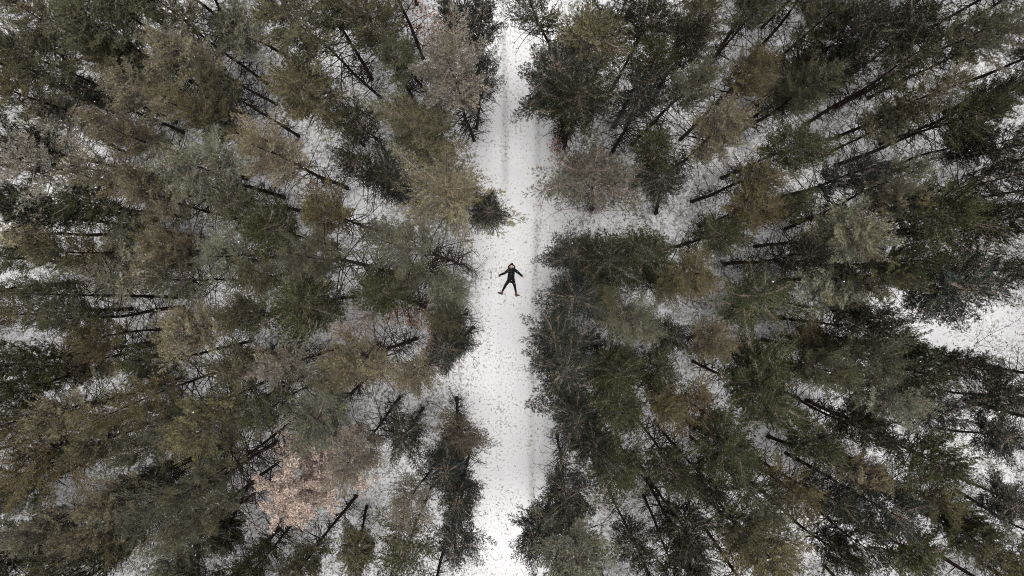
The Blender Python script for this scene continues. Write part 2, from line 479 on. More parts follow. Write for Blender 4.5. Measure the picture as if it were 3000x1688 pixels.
# ------------------------------------------------------------------ where the pines stand (read off the photograph, crop by crop)
CROPS = dict(A=(0, 0), B=(1000, 0), C=(2000, 0), D=(0, 563), E=(1000, 563), F=(2000, 563), G=(0, 1126), H=(1000, 1126), I=(2000, 1126))
KS = 2.574
TREES = """
A 260 110 260 tan; A 700 190 290 olive; A 240 420 270 olive; A 720 360 170 tan; A 900 430 170 ochre; A 1340 390 260 tan 2090 790; A 1760 220 270 sage 2225 460
A 1010 640 240 tan 1850 870; A 690 690 160 blue 1390 1000; A 90 690 210 ochre; A 460 880 290 pale 970 1165; A 900 980 190 tan; A 300 1250 320 pale; A 750 1300 130 tan
A 1090 1370 190 tan; A 1500 1270 300 sage; A 2030 1150 270 tan 2620 1420; A 2300 680 290 olive; A 2190 130 290 olive 2874 740; A 1290 770 170 tan; A 100 1050 210 dark
A 1560 880 200 olive; A 1640 640 170 olive; A -120 330 240 olive 850 850; A 1500 -280 240 olive 1545 270; A 860 -60 220 olive 1230 180; A 2480 20 180 green
B 220 130 270 olive; B 420 430 210 olive 770 840; B 820 520 290 pale 1000 1060; B 1090 550 150 blue; B 590 970 310 olive; B 330 1330 200 blue; B 100 1230 170 dark
B 830 150 180 dark; B 1060 90 200 blue; B 1440 30 200 green; B 1890 270 310 olive; B 1620 560 290 blue; B 1790 720 280 dark; B 2290 670 200 blue 2030 1170
B 2370 1100 190 green 2200 1410; B 1890 1320 320 rust 1890 1578; B 2410 1340 200 blue 2400 1629; B 2340 150 220 dark; B 2360 430 150 green; B 2120 60 150 dark
B 760 1440 360 khaki; B 1120 1590 140 blue; B 120 900 190 dark
C 130 110 230 olive; C 580 60 170 olive; C 830 590 330 olive 480 840; C 500 540 170 ochre; C 90 630 200 sage; C 310 970 250 tan; C 1330 200 270 dark; C 1130 90 170 olive
C 1750 180 260 dark 1100 690; C 2190 260 240 olive; C 2480 190 220 pale; C 1950 690 220 ochre; C 1560 910 250 sage 1050 1185; C 870 1110 260 green; C 580 1340 190 ochre
C 2200 860 210 green 1150 1250; C 1340 1300 170 blue; C 1640 1340 190 tan 770 1729; C 2450 700 210 dark; C 2150 1060 220 dark 1480 1290; C 2430 1060 190 dark; C 2400 1340 210 dark
C 1270 430 210 dark; C 1690 450 170 green; C 1020 620 180 olive; C 2760 380 230 olive 2140 620; C 1060 -180 240 olive 480 460; C 620 -160 230 dark 220 470; C 60 330 170 dark
D 200 330 220 tan 820 320; D 870 560 330 tan 1350 545; D 1010 250 190 olive 1540 350; D 1170 60 210 tan; D 1740 80 200 olive 2290 140; D 2450 150 230 ochre; D 1290 650 220 olive 2050 680
D 2330 480 220 sage 2984 605; D 2270 850 310 green; D 100 920 190 ochre 1000 880; D 360 770 180 olive; D 1430 1040 270 tan 2110 930; D 600 1310 260 tan 1190 1140; D 150 1290 210 green
D 1150 1300 210 green; D 1800 930 180 olive; D 2080 1330 210 pale; D 2500 1390 180 sage; D 720 1090 180 ochre; D 1930 640 200 olive; D 430 440 190 olive; D 1250 420 190 tan
D 40 480 190 green 620 560; D 60 70 220 olive; D 260 150 190 dark; G 90 60 200 green; D -300 760 220 olive 600 680; D 560 960 170 olive
E 400 390 260 sage 940 550; E 790 750 220 sage; E 310 740 240 green 630 865; E 770 980 180 olive; E 800 1180 210 blue; E 100 1290 270 tan 560 1105; E 550 1380 200 tan
E 1760 480 240 blue; E 2000 520 260 dark; E 2310 480 260 green; E 1760 800 270 blue; E 2210 990 260 sage; E 1620 1120 260 blue; E 1680 1350 290 blue; E 2500 1090 160 blue
E 2060 1370 260 green; E 2390 1330 200 green 2080 1190; E 500 640 130 sage; E 1980 800 190 olive; E 2480 700 190 ochre
F 560 110 230 ochre; F 90 620 230 ochre; F 300 330 210 green; F 820 110 170 green; F 1290 320 290 sage 540 410; F 1190 730 310 sage 700 520; F 1560 630 220 olive; F 600 780 290 green 320 940
F 1010 1150 220 ochre 740 1080; F 240 1140 180 tan; F 640 1330 280 green; F 1660 60 170 tan; F 1950 160 280 green; F 2200 280 260 dark; F 2080 730 300 blue; F 1500 950 160 dark; F 1380 1040 220 dark
F 1430 1270 230 olive; F 1670 1160 150 green; F 1790 1350 210 green; F 2200 1320 200 dark; F 2450 600 220 dark; F 1090 1350 210 olive; F 930 480 190 dark; F 1750 520 190 green; F 2480 200 200 dark
G 970 170 240 ochre 2050 -276; G 430 250 230 tan; G 250 640 260 ochre; G 730 450 240 olive; G 1300 300 190 sage; G 1540 340 280 ochre; G 1980 210 220 olive; G 820 870 210 tan; G 300 1100 210 tan
G 720 1110 210 tan; G 2650 570 240 pale; G 1180 980 220 sage 2090 430; G 1480 1030 170 sage 2340 430; G 1360 1280 270 sage; G 400 1370 210 olive; G 960 1150 190 ochre; G 320 480 190 olive; G 100 850 200 olive
G 2250 1400 150 olive; G 1890 1400 180 green; G 60 300 190 ochre; G 720 1360 210 dark; G 1500 760 190 sage 2400 150; G 1080 500 190 olive; G 1700 1150 190 green 1800 750; G 1100 740 160 dark
H 460 390 220 blue 615 180; H 900 410 210 rust 870 100; H 510 890 230 pale; H 800 640 220 blue; H 880 870 190 blue; H 480 1280 260 green; H 860 1220 210 blue; H 110 1290 210 olive 190 920
H 1770 260 260 blue; H 2100 180 270 green; H 2090 640 270 green; H 1700 860 260 blue; H 1450 1180 240 blue; H 1760 1290 330 sage; H 2450 150 210 ochre; H 2210 1250 210 dark; H 2500 660 220 green; H 1900 460 220 dark; H 2560 1500 220 green 2280 840
I 150 210 230 ochre; I 610 90 290 green; I 1540 110 300 sage; I 360 500 280 green; I 1380 680 190 tan 640 390; I 870 850 210 ochre; I 1890 570 270 green 930 120; I 600 900 210 olive; I 450 1100 210 olive; I 640 1300 290 ochre
I 1150 890 200 blue; I 1560 960 270 blue; I 1710 1260 280 green 960 820; I 2300 1250 260 olive; I 2430 400 210 blue 2030 440; I 2480 900 210 blue 2040 670; I 2420 100 220 dark 1830 30; I 1900 860 210 ochre; I 1950 220 190 blue; I 1400 360 210 dark
I 100 1350 150 dark; I 2130 1010 160 green; I 2800 1230 220 green 2060 800; I 1180 1280 200 dark; I 1320 1180 170 dark; I 200 760 200 dark
"""
PALETTE = {   # albedo of the needles, and how the crown is described
    'tan': ((.250, .236, .164), 'tawny olive'), 'ochre': ((.162, .148, .078), 'ochre tinged'), 'olive': ((.122, .124, .073), 'olive green'),
    'sage': ((.192, .202, .143), 'sage green'), 'pale': ((.290, .274, .228), 'pale greyish tan'), 'green': ((.058, .070, .030), 'deep green'),
    'dark': ((.029, .035, .022), 'very dark green'), 'blue': ((.036, .047, .041), 'bluish dark green'), 'khaki': ((.180, .168, .110), 'khaki tan'), 'rust': ((.100, .094, .074), 'brownish olive'),
}
W = []
for ent in TREES.replace('\n', ';').split(';'):
    p = ent.split()
    if not p:
        continue
    ox, oy = CROPS[p[0]]
    n = [float(q) for q in p[1:4]]
    c = (ox + n[0] / KS, oy + n[1] / KS)
    b = (ox + float(p[5]) / KS, oy + float(p[6]) / KS) if len(p) > 5 else None
    W.append(dict(c=c, r=n[2] / KS, col=p[4], b=b))

R = random.Random(5)
CZ = .87                                                   # the crown's middle as a share of the height
for w in W:
    w['rnd'] = R.random()
    if w['b']:
        base = at(*w['b'])
        best = min((((at(*w['c'], z).xy - base.xy).length + .02 * abs(z - 11.5), z) for z in np.arange(6.5, 15.2, .25)))
        zc = best[1]
    else:
        zc = R.uniform(9.4, 11.8)
        if w['col'] == 'blue':
            zc = R.uniform(8.4, 10.6)
        base = at(*w['c'], zc)
        base = Vector((base.x + R.gauss(0, .25), base.y + R.gauss(0, .25), 0))
        dr = base.x - float(road_x(base.y))
        if abs(dr) < 2.15:
            base.x = float(road_x(base.y)) + math.copysign(2.15 + .3 * R.random(), dr)
    tip = at(*w['c'], zc)
    d = tip - base
    k = math.tan(math.radians(13))
    if d.xy.length > k * zc:                               # no more lean than a living pine has
        s = k * zc / d.xy.length
        base = Vector((tip.x - d.x * s, tip.y - d.y * s, 0))
    w['base'], w['tip'], w['h'] = base, tip, zc / CZ
    w['R'] = min(2.1, max(.75, (.83 if w['r'] < 108 else .95) * w['r'] / (F_S / (CAM_H - zc))))

# close the holes in the canopy that the photograph does not show
OPEN_SNOW = [(840, 1440, 180), (550, 45, 80), (400, 630, 110), (870, 1010, 90), (1130, 300, 70), (2270, 45, 90), (2360, 320, 90), (2150, 560, 80), (2800, 950, 240), (2960, 1530, 80), (1720, 420, 110),
             (1330, 820, 90), (1500, 800, 60), (2150, 1200, 60), (1050, 1450, 80), (900, 230, 50), (760, 420, 60), (1850, 640, 60), (880, 700, 60), (2450, 1290, 60), (1010, 900, 50), (2080, 1010, 50), (1270, 1220, 80), (1120, 1560, 60)]
def hole(x, y):
    if any(math.hypot(x - a, y - b) < r for a, b, r in OPEN_SNOW):
        return -1
    e = 1310 + 30 * math.sin(y / 200), 1690
    if e[0] < x < e[1]:
        return -1
    return min(math.hypot(x - w['c'][0], y - w['c'][1]) - w['r'] for w in W)
for _ in range(12):
    best = max(((hole(x, y), x, y) for x in range(10, 3000, 35) for y in range(10, 1688, 35)))
    if best[0] < 44:
        break
    _, x, y = best
    x += R.uniform(-12, 12); y += R.uniform(-12, 12)
    zc = R.uniform(8.6, 10.8)
    tip = at(x, y, zc)
    W.append(dict(c=(x, y), r=66, col=R.choice(['olive', 'green', 'dark', 'sage'] if x < 1500 else ['green', 'dark', 'blue', 'olive']), b=None, rnd=R.random(),
                  base=Vector((tip.x + R.gauss(0, .2), tip.y + R.gauss(0, .2), 0)), tip=tip, h=zc / CZ, R=1.0 + .25 * R.random()))

# pines whose crowns stand past the picture's edges and whose trunks reach into it
extra = []
for _ in range(6000):
    x, y = R.uniform(-29, 29), R.uniform(-17, 17)
    h = R.uniform(12.5, 15.5)
    cpx = px((x, y, h * .80))
    if -70 < cpx[0] < 3070 and -70 < cpx[1] < 1758:
        continue
    if abs(x - float(road_x(y))) < 3.2 or ((x - clear.x) / 4.4) ** 2 + ((y - clear.y) / 1.9) ** 2 < 1:
        continue
    b = Vector((x, y, 0))
    bp_ = px(b)
    if not (-30 < bp_[0] < 3030 and -30 < bp_[1] < 1718):
        continue
    if any((b - w['base']).length < 1.75 for w in W + extra):
        continue
    extra.append(dict(c=cpx, r=90, col=R.choice(['olive', 'green', 'dark', 'olive']), b=None, base=b,
                      tip=Vector((x + R.gauss(0, .2), y + R.gauss(0, .2), h * CZ)), h=h, R=R.uniform(1.3, 1.8), rnd=R.random(), out=True))
    if len(extra) >= 60:
        break
W += extra

def ordinal(i):
    names = 'first second third fourth fifth sixth seventh eighth ninth tenth eleventh twelfth thirteenth fourteenth fifteenth sixteenth seventeenth eighteenth nineteenth twentieth'.split()
    return names[i] if i < len(names) else f'{i + 1}th'

BANDS = [(120, 'along the top edge'), (260, 'a little below the top edge'), (400, 'in the upper quarter'), (540, 'where both wheel ruts show'),
         (660, 'just above the person'), (790, "level with the person's head"), (920, "level with the person's boots"), (1050, 'just below the person'),
         (1190, 'midway between person and bottom edge'), (1330, 'in the lower quarter'), (1480, 'a little above the bottom edge'), (9999, 'along the bottom edge')]
def band(y):
    return next(i for i, b in enumerate(BANDS) if y < b[0])
cells = {}
for w in W:
    if w.get('out') or not (-40 < w['c'][0] < 3040 and -40 < w['c'][1] < 1728):
        x, y = px(w['base'])
        w['out'] = True
        cx, cy = w['c']
        edge = 'left' if cx < 0 else 'right' if cx > 3000 else 'top' if cy < 0 else 'bottom' if cy > 1688 else None
        if edge is None:
            edge = min((cx, 'left'), (3000 - cx, 'right'), (cy, 'top'), (1688 - cy, 'bottom'))[1]
        cells.setdefault(('out', edge), []).append((y if edge in ('left', 'right') else x, w))
    else:
        s = 'left' if w['c'][0] < 1500 else 'right'
        cells.setdefault((band(w['c'][1]), s), []).append((abs(w['c'][0] - 1500), w))
SHAPE = {True: 'thin crowned', False: 'bushy'}
for key, lst in cells.items():
    lst.sort(key=lambda q: q[0])
    for i, (_, w) in enumerate(lst):
        if key[0] == 'out':
            w['label'] = f"bare dark pine trunk reaching past the {key[1]} edge, {ordinal(i)} from the {'top' if key[1] in ('left', 'right') else 'left'}"
        else:
            w['label'] = f"{PALETTE[w['col']][1]} pine, {ordinal(i)} crown {key[1]} of the track, {BANDS[key[0]][1]}"

def place_pine(w):
    kinds = OPEN if w['col'] in ('pale', 'rust') else LOW if w['col'] == 'blue' else DENSE + OPEN[:2]
    P = PINES[kinds[int(w['rnd'] * 977) % len(kinds)]]
    base, tip = w['base'], w['tip']
    z = float(ground_z(base.x, base.y))
    root = link('pine_tree', None, label=w['label'], category='pine tree', group='pines of the snowy forest')
    root.empty_display_size = .3
    root.location = (base.x, base.y, z)
    d = (tip - base).normalized()
    q = Vector((0, 0, 1)).rotation_difference(d)
    root.rotation_mode = 'QUATERNION'
    root.rotation_quaternion = q @ Quaternion((0, 0, 1), w['rnd'] * 6.283 * 7)
    s = w['h'] / PH
    root.scale = (s, s, s)
    kx = w['R'] / (PR * s)
    rr = random.Random(int(w['rnd'] * 1e6))
    for part in ('trunk', 'dead_branches', 'limbs', 'crown'):
        o = link(part, P[part], root)
        if part != 'trunk':
            o['kind'] = 'stuff'
        if part in ('limbs', 'crown'):
            o.scale = (kx, kx, 1)
        if part == 'trunk':
            t = rr.uniform(.75, 1.1) / s
            o.scale = (t, t, 1)
        if part == 'crown':
            c = PALETTE[w['col']][0]
            v = rr.uniform(.86, 1.16); hshift = rr.uniform(-.06, .06)
            o.color = (c[0] * v * (1 + hshift), c[1] * v, c[2] * v * (1 - hshift), 1)
for w in W:
    place_pine(w)

def forest_beyond():
    """the forest going on past the picture's edges on every side: one unseen mass of thinned-out pines, added to shade the edges and keep the light even"""
    rs = np.random.default_rng(91)
    lite = []
    for P in PINES[:6]:
        me = P['crown']; n = len(me.polygons)
        co = np.empty(len(me.vertices) * 3, np.float32); me.vertices.foreach_get('co', co)
        tri = co.reshape(n, 3, 3)[rs.choice(n, 1300, replace=False)]
        c = tri.mean(1, keepdims=True)
        lite.append(c + (tri - c) * np.array([5.5, 5.5, 5.5]))
    V, placed = [], np.zeros((0, 2))
    while len(V) < 620:
        x, y = rs.uniform(-56, 56), rs.uniform(-42, 42)
        b = px((x, y, 0))
        if (-60 < b[0] < 3060 and -60 < b[1] < 1748) or abs(x - float(road_x(y))) < 2.6:
            continue
        if len(placed) and np.min(np.hypot(placed[:, 0] - x, placed[:, 1] - y)) < 1.9:
            continue
        placed = np.vstack([placed, [x, y]])
        a = rs.uniform(0, 6.283); ca, sa = math.cos(a), math.sin(a); s = rs.uniform(.95, 1.15)
        t = lite[rs.integers(6)].reshape(-1, 3) * s
        v = np.stack([t[:, 0] * ca - t[:, 1] * sa + x, t[:, 0] * sa + t[:, 1] * ca + y, t[:, 2]], 1)
        g = Geo(); g.tube([(x, y, -.1), (x, y, 6), (x, y, 12.4 * s)], [.14, .10, .03], 6)
        V.append(np.concatenate([v, np.concatenate(g.v)[np.concatenate(g.f)].reshape(-1, 3)]))
    v = np.concatenate(V)
    me = new_mesh('forest', v, np.arange(len(v)).reshape(-1, 3), [M_NEEDLE], {'tone': rs.uniform(.6, 1.3, len(v)), 'age': np.full(len(v), .4)})
    o = link('forest', me, kind='stuff', label='unseen dense pine forest going on past the edges of the view, added to even the light', category='forest')
    o.color = (.07, .07, .045, 1)
forest_beyond()

# ------------------------------------------------------------------ broad-leaved saplings, dead and bare growth
def shrub(seed, height=2.4, stems=5, spread=.8, depth=3, r0=.014, up=.55, leaves=0, leaf=.05, clump=1.0):
    """bare ascending stems that fork; optional withered leaves near the outer twigs"""
    g = Geo(); rs = np.random.default_rng(seed); ends = []
    def grow(p, d, l, r, k):
        n = 4
        pts = [p]
        dd = d
        for i in range(n):
            dd = nrm(dd + rs.normal(0, .13, 3) + np.array([0, 0, .05 * up]))
            pts.append(pts[-1] + dd * l / n)
        g.tube(pts, np.linspace(r, r * .55, n + 1), 4 if k == 0 else 3, rs.uniform(.75, 1.25))
        if k >= depth - 1:
            ends.extend(pts[1:])
        if k < depth:
            for j in range(rs.integers(3, 6)):
                i = rs.integers(1, n + 1)
                f = nrm(dd * rs.uniform(.4, 1) + rs.normal(0, .6, 3) + np.array([0, 0, .25 * up]))
                grow(pts[i], f, l * rs.uniform(.38, .62), r * .5, k + 1)
    for s in range(stems):
        az = s * 6.283 / stems + rs.normal(0, .4)
        t = rs.uniform(.25, 1) * spread
        grow(np.array([.05 * math.cos(az), .05 * math.sin(az), -.05]), nrm([t * math.cos(az), t * math.sin(az), 1]), height * rs.uniform(.5, .75), r0, 0)
    lv = None
    if leaves:
        E = np.array(ends)
        E = E[rs.integers(0, len(E), leaves)] + rs.normal(0, .05 * clump, (leaves, 3))
        a = rs.normal(size=(leaves, 3)); a /= np.linalg.norm(a, axis=1)[:, None]
        b = np.cross(a, rs.normal(size=(leaves, 3))); b /= np.linalg.norm(b, axis=1)[:, None]
        sz = leaf * rs.uniform(.6, 1.4, (leaves, 1))
        c = np.cross(a, b) * sz * .18
        v = np.stack([E - a * sz, E + b * sz * .55 + c, E + a * sz, E - b * sz * .55 + c], 1).reshape(-1, 3)
        f = np.arange(leaves * 4).reshape(-1, 4)
        lv = (v, f, np.repeat(np.clip(rs.normal(.55, .25, leaves), 0, 1), 4))
    return g, lv

def make_shrub(name, S, wood_m, leaf_m, label, cat, zoff=0., group=None, leaf_name='leaves', **kw):
    g, lv = shrub(**kw)
    root = link(name, None, label=label, category=cat)
    if group:
        root['group'] = group
    p = at(*S)
    root.location = (p.x, p.y, float(ground_z(p.x, p.y)))
    root.rotation_euler = (0, 0, kw['seed'] * 1.7)
    link('branches', g.mesh('branches', wood_m), root)
    if lv is not None:
        link(leaf_name, new_mesh(leaf_name, lv[0], lv[1], [leaf_m], {'tone': lv[2]}), root)
    return root

# the withered broad-leaved tree at lower left: slim trunk, a cream-leaved head, pinkish twigs beneath
def withered_tree():
    rs = np.random.default_rng(77)
    tip = at(822, 1470, 11.2)
    base = Vector((tip.x + .7, tip.y + .5, 0))
    root = link('withered_tree', None, label='withered broad-leaved tree with cream leaves and pinkish twigs among the lower pines', category='tree')
    root.location = (base.x, base.y, float(ground_z(base.x, base.y)))
    d = tip - base; d.z = 11.2
    gt = Geo(); gb = Geo(); ends = []
    zs = np.linspace(-.2, 1, 12)
    ax = lambda t: np.array([d.x * t, d.y * t, 11.2 * t]) + np.array([.08 * math.sin(5 * t), .08 * math.cos(4 * t) - .08, 0])
    gt.tube([ax(t) for t in zs], [.085 * (1.08 - max(t, 0)) + .01 for t in zs], 8)
    def grow(p, dd, l, r, k):
        pts = [p]
        for i in range(4):
            dd = nrm(dd + rs.normal(0, .12, 3)); pts.append(pts[-1] + dd * l / 4)
        gb.tube(pts, np.linspace(r, r * .5, 5), 3, rs.uniform(.8, 1.3))
        if k >= 1:
            ends.extend(pts[1:])
        if k < 2:
            for j in range(6):
                i = rs.integers(1, 5)
                grow(pts[i], nrm(dd + rs.normal(0, .55, 3)), l * rs.uniform(.3, .5), r * .5, k + 1)
    for i in range(62):
        t = rs.uniform(.40, 1.0)
        az = rs.uniform(0, 6.283); l = 2.1 * (1.10 - t) ** .40 * rs.uniform(.6, 1.1)
        grow(ax(t), nrm([math.cos(az), math.sin(az), rs.uniform(.15, .7)]), l, .016, 0)
    link('trunk', gt.mesh('trunk', M_PINKTWIG, True), root)
    link('branches', gb.mesh('branches', M_PINKTWIG), root)
    E = np.array(ends)
    wgt = np.clip((E[:, 2] - 4.2) / 4.0, .06, 1) ** 1.3
    n = 46000
    E = E[rs.choice(len(E), n, p=wgt / wgt.sum())] + rs.normal(0, .05, (n, 3))
    a = rs.normal(size=(n, 3)); a /= np.linalg.norm(a, axis=1)[:, None]
    b = np.cross(a, rs.normal(size=(n, 3))); b /= np.linalg.norm(b, axis=1)[:, None]
    sz = .040 * rs.uniform(.6, 1.4, (n, 1))
    v = np.stack([E - a * sz, E + b * sz * .55, E + a * sz, E - b * sz * .55], 1).reshape(-1, 3)
    link('crown', new_mesh('crown', v, np.arange(n * 4).reshape(-1, 4), [M_CREAMLEAF], {'tone': np.repeat(np.clip(rs.normal(.6, .25, n), 0, 1), 4)}), root)
withered_tree()

make_shrub('dead_sapling', (1095, 925), M_PALEWOOD, M_CREAMLEAF, 'pale dead bleached sapling with bare curving stems beside a deep green pine', 'sapling', seed=3, height=6.2, stems=7, spread=.38, r0=.028, leaves=500, leaf=.06)
make_shrub('dead_sapling', (1305, 865), M_PALEWOOD, None, 'bleached bare sapling leaning over the left verge below the person', 'sapling', seed=4, height=5.5, stems=4, spread=.4, r0=.024)
for S, n, lab in (((1185, 925), 8, 'sapling with a few rust coloured leaves left of the track'), ((1300, 968), 9, 'rust leaved sapling at the left verge below the person'),
                  ((1262, 110), 10, 'rust leaved sapling near the top edge left of the track'), ((1655, 450), 12, 'sapling with rust leaves under the roadside pine near the ruts')):
    make_shrub('oak_sapling', S, M_PINKTWIG, M_RUSTLEAF, lab, 'sapling', seed=n, height=3.4, stems=3, spread=.5, r0=.018, leaves=420, leaf=.06, clump=2.0)
bare = [(1395, 790, 0, 2.2), (1365, 790, 2, 2.0), (1725, 600, 1, 4.6), (1640, 545, 1, 3.2), (1600, 575, 1, 2.4), (860, 690, 2, 3.), (700, 640, 2, 3.2), (390, 545, 0, 3.), (1050, 700, 2, 2.6), (1195, 760, 2, 2.5),
        (990, 1310, 2, 2.6), (905, 1290, 1, 3.2), (850, 1230, 1, 2.6), (1000, 280, 2, 2.6), (1120, 430, 2, 2.6), (1150, 330, 2, 3.0), (1260, 260, 0, 2.8), (2230, 130, 2, 3.2), (2300, 310, 2, 3.2), (2180, 480, 2, 3.),
        (2430, 330, 2, 3.), (2150, 940, 2, 3.2), (2340, 1170, 2, 3.4), (2480, 1250, 2, 3.), (2200, 1010, 2, 3.), (2860, 1010, 2, 4.2), (2780, 1060, 2, 3.8), (2640, 620, 0, 3.2), (1890, 480, 2, 3.), (1880, 260, 2, 3.2),
        (1260, 1180, 2, 2.6), (1110, 1520, 2, 3.), (1210, 1440, 2, 2.6), (520, 930, 0, 3.2), (330, 860, 0, 3.), (640, 1140, 2, 3.), (780, 1060, 2, 2.8), (2030, 880, 2, 2.6), (1960, 1330, 2, 3.), (2010, 1500, 2, 3.), (2420, 1430, 2, 3.)]
cs = {}
for i, (x, y, m, h) in enumerate(bare):
    s = 'left' if x < 1500 else 'right'
    cs.setdefault((band(y), s), []).append((abs(x - 1500), i))
rank = {i: (k, j) for k, l in cs.items() for j, (_, i) in enumerate(sorted(l))}
KINDS = ('greyish', 'pinkish', 'dark')
for i, (x, y, m, h) in enumerate(bare):
    k, j = rank[i]
    make_shrub('bare_shrub', (x, y), (M_GREYTWIG, M_PINKTWIG, M_DARKTWIG)[m], None,
               f'{KINDS[m]} bare twiggy shrub, {ordinal(j)} shrub {k[1]} of the track, {BANDS[k[0]][1]}', 'shrub',
               group='bare shrubs under the pines', seed=40 + i, height=h, stems=4 + i % 3, spread=.75, r0=.014)

# ------------------------------------------------------------------ litter and dry grass poking through the snow (nobody could count it)
rs = np.random.default_rng(21)
n = 95000
lx, ly = rs.uniform(-29, 29, n), rs.uniform(-17, 17, n)
dd = np.abs(lx - road_x(ly))
cov = np.clip((dd - 1.3) / 1.5, 0, 1)
pr = (.06 + .66 * cov) * np.clip(.55 + .7 * fbm(lx * 1.7, ly * 1.7, 8), .05, 1)
pr *= np.where(((lx - clear.x) / 3.2) ** 2 + ((ly - clear.y) / 1.6) ** 2 < 1, .25, 1)
pr *= np.where((np.abs(lx - .02) < 1.0) & (np.abs(ly - .5) < 1.1), .25, 1)
keep = rs.random(n) < pr
lx, ly = lx[keep], ly[keep]
bx_ = np.repeat([[w['base'].x, w['base'].y] for w in W], 26, axis=0)        # needles and stubs gather round every trunk foot
ba, br_ = rs.uniform(0, 6.283, len(bx_)), np.abs(rs.normal(.10, .16, len(bx_)))
lx = np.concatenate([lx, bx_[:, 0] + br_ * np.cos(ba)]); ly = np.concatenate([ly, bx_[:, 1] + br_ * np.sin(ba)])
m = len(lx)
nb = 5
p = np.stack([lx, ly, ground_z(lx, ly) - .004], 1)[:, None] + np.concatenate([rs.normal(0, .022, (m, nb, 2)), np.zeros((m, nb, 1))], 2)
az = rs.uniform(0, 6.283, (m, nb)); L_ = rs.uniform(.03, .10, (m, nb)) * rs.uniform(.6, 1.3, (m, 1))
tipd = np.stack([np.cos(az) * L_, np.sin(az) * L_, L_ * rs.uniform(.15, .8, (m, nb))], -1)
sd = np.stack([-np.sin(az), np.cos(az), np.zeros_like(az)], -1) * rs.uniform(.009, .02, (m, nb, 1))
v = np.stack([p - sd, p + sd, p + tipd], 2).reshape(-1, 3)
tn = rs.random(m)
me = new_mesh('dry_grass', v, np.arange(m * nb * 3).reshape(-1, 3), [M_LITTER], {'tone': np.repeat(rs.random(m), nb * 3)})
link('dry_grass', me, kind='stuff', label='dry grass tips and needle litter poking through the snow', category='grass')

# low heather and bilberry twigs under the pines: a thin mass nobody could count
n = 9000
ux, uy = rs.uniform(-29, 29, n), rs.uniform(-17, 17, n)
du = np.abs(ux - road_x(uy))
keep = (du > 2.3) & (rs.random(n) < np.clip(.35 + .8 * fbm(ux * .8, uy * .8, 4), .06, 1)) & (((ux - clear.x) / 4.0) ** 2 + ((uy - clear.y) / 1.6) ** 2 > 1)
ux, uy = ux[keep], uy[keep]
m = len(ux); nb = 14
hgt = rs.uniform(.18, .75, (m, 1, 1))
p = np.stack([ux, uy, ground_z(ux, uy) - .02], 1)[:, None] + np.zeros((m, nb, 3))
az = rs.uniform(0, 6.283, (m, nb)); sp_ = rs.uniform(.2, 1.1, (m, nb))
d1 = np.stack([np.cos(az) * sp_, np.sin(az) * sp_, np.ones_like(az)], -1) * hgt * rs.uniform(.5, 1, (m, nb, 1))
q = p + d1
w_ = np.cross(d1, rs.normal(size=(m, nb, 3))); w_ /= np.linalg.norm(w_, axis=2)[..., None] + 1e-9
d2 = d1 * .5 + rs.normal(0, .10, (m, nb, 3))
d3 = d1 * .4 + rs.normal(0, .12, (m, nb, 3))
mid = p + d1 * .6
tr = [np.stack([p - w_ * .006, p + w_ * .006, q], 2), np.stack([q - d1 * .2 - w_ * .005, q - d1 * .2 + w_ * .005, q + d2], 2), np.stack([mid - w_ * .005, mid + w_ * .005, mid + d3], 2)]
v = np.stack(tr, 2).reshape(-1, 3)
me = new_mesh('undergrowth', v, np.arange(len(v)).reshape(-1, 3), [M_GREYTWIG], {'tone': np.repeat(rs.uniform(.25, .8, m), nb * 9)})
link('undergrowth', me, kind='stuff', label='low bare twiggy undergrowth under the pines', category='undergrowth')

# fallen stick on the snow beside the track
g = Geo()
p0 = at(1423, 751); p1 = at(1427, 761)
g.tube([(p0.x, p0.y, .02), ((p0.x + p1.x) / 2 + .01, (p0.y + p1.y) / 2, .028), (p1.x, p1.y, .02)], [.012, .012, .008], 6, 1.0, True)
link('fallen_stick', g.mesh('fallen_stick', M_DEADWOOD), label="short dark stick lying on the snow above the person's right arm", category='stick')

# ------------------------------------------------------------------ the person lying in the snow
M_SKIN = mat('skin', plain((.70, .47, .40), .55, .3, .05))
M_COAT = mat('black_coat_cloth', plain((.010, .010, .011), .85, .15, .3))
M_TROUSER = mat('black_trouser_cloth', plain((.008, .008, .009), .85, .15, .3))
M_HAT = mat('dark_knit', plain((.020, .013, .014), .95, .1, .35))
M_LINING = mat('white_hood_lining', plain((.72, .70, .68), .95, .1, .1))
M_SHIRT = mat('white_shirt', plain((.78, .77, .76), .9, .1, .05))
M_LEATHER = mat('brown_boot_leather', plain((.110, .040, .032), .5, .4, .35))
M_SOLE = mat('dark_rubber', plain((.012, .010, .010), .7, .3, .2))
M_DEVICE = mat('dark_plastic', plain((.022, .022, .030), .4, .5, .2))
M_HAIR = mat('dark_hair', plain((.020, .012, .010), .6, .3, .3))
M_LIP = mat('lip', plain((.45, .17, .15), .5, .3, .05))

def PP(cx, cy, z):
    q = at(1420 + cx / 9.66, 740 + cy / 9.66, z)
    return (q.x, q.y, z)

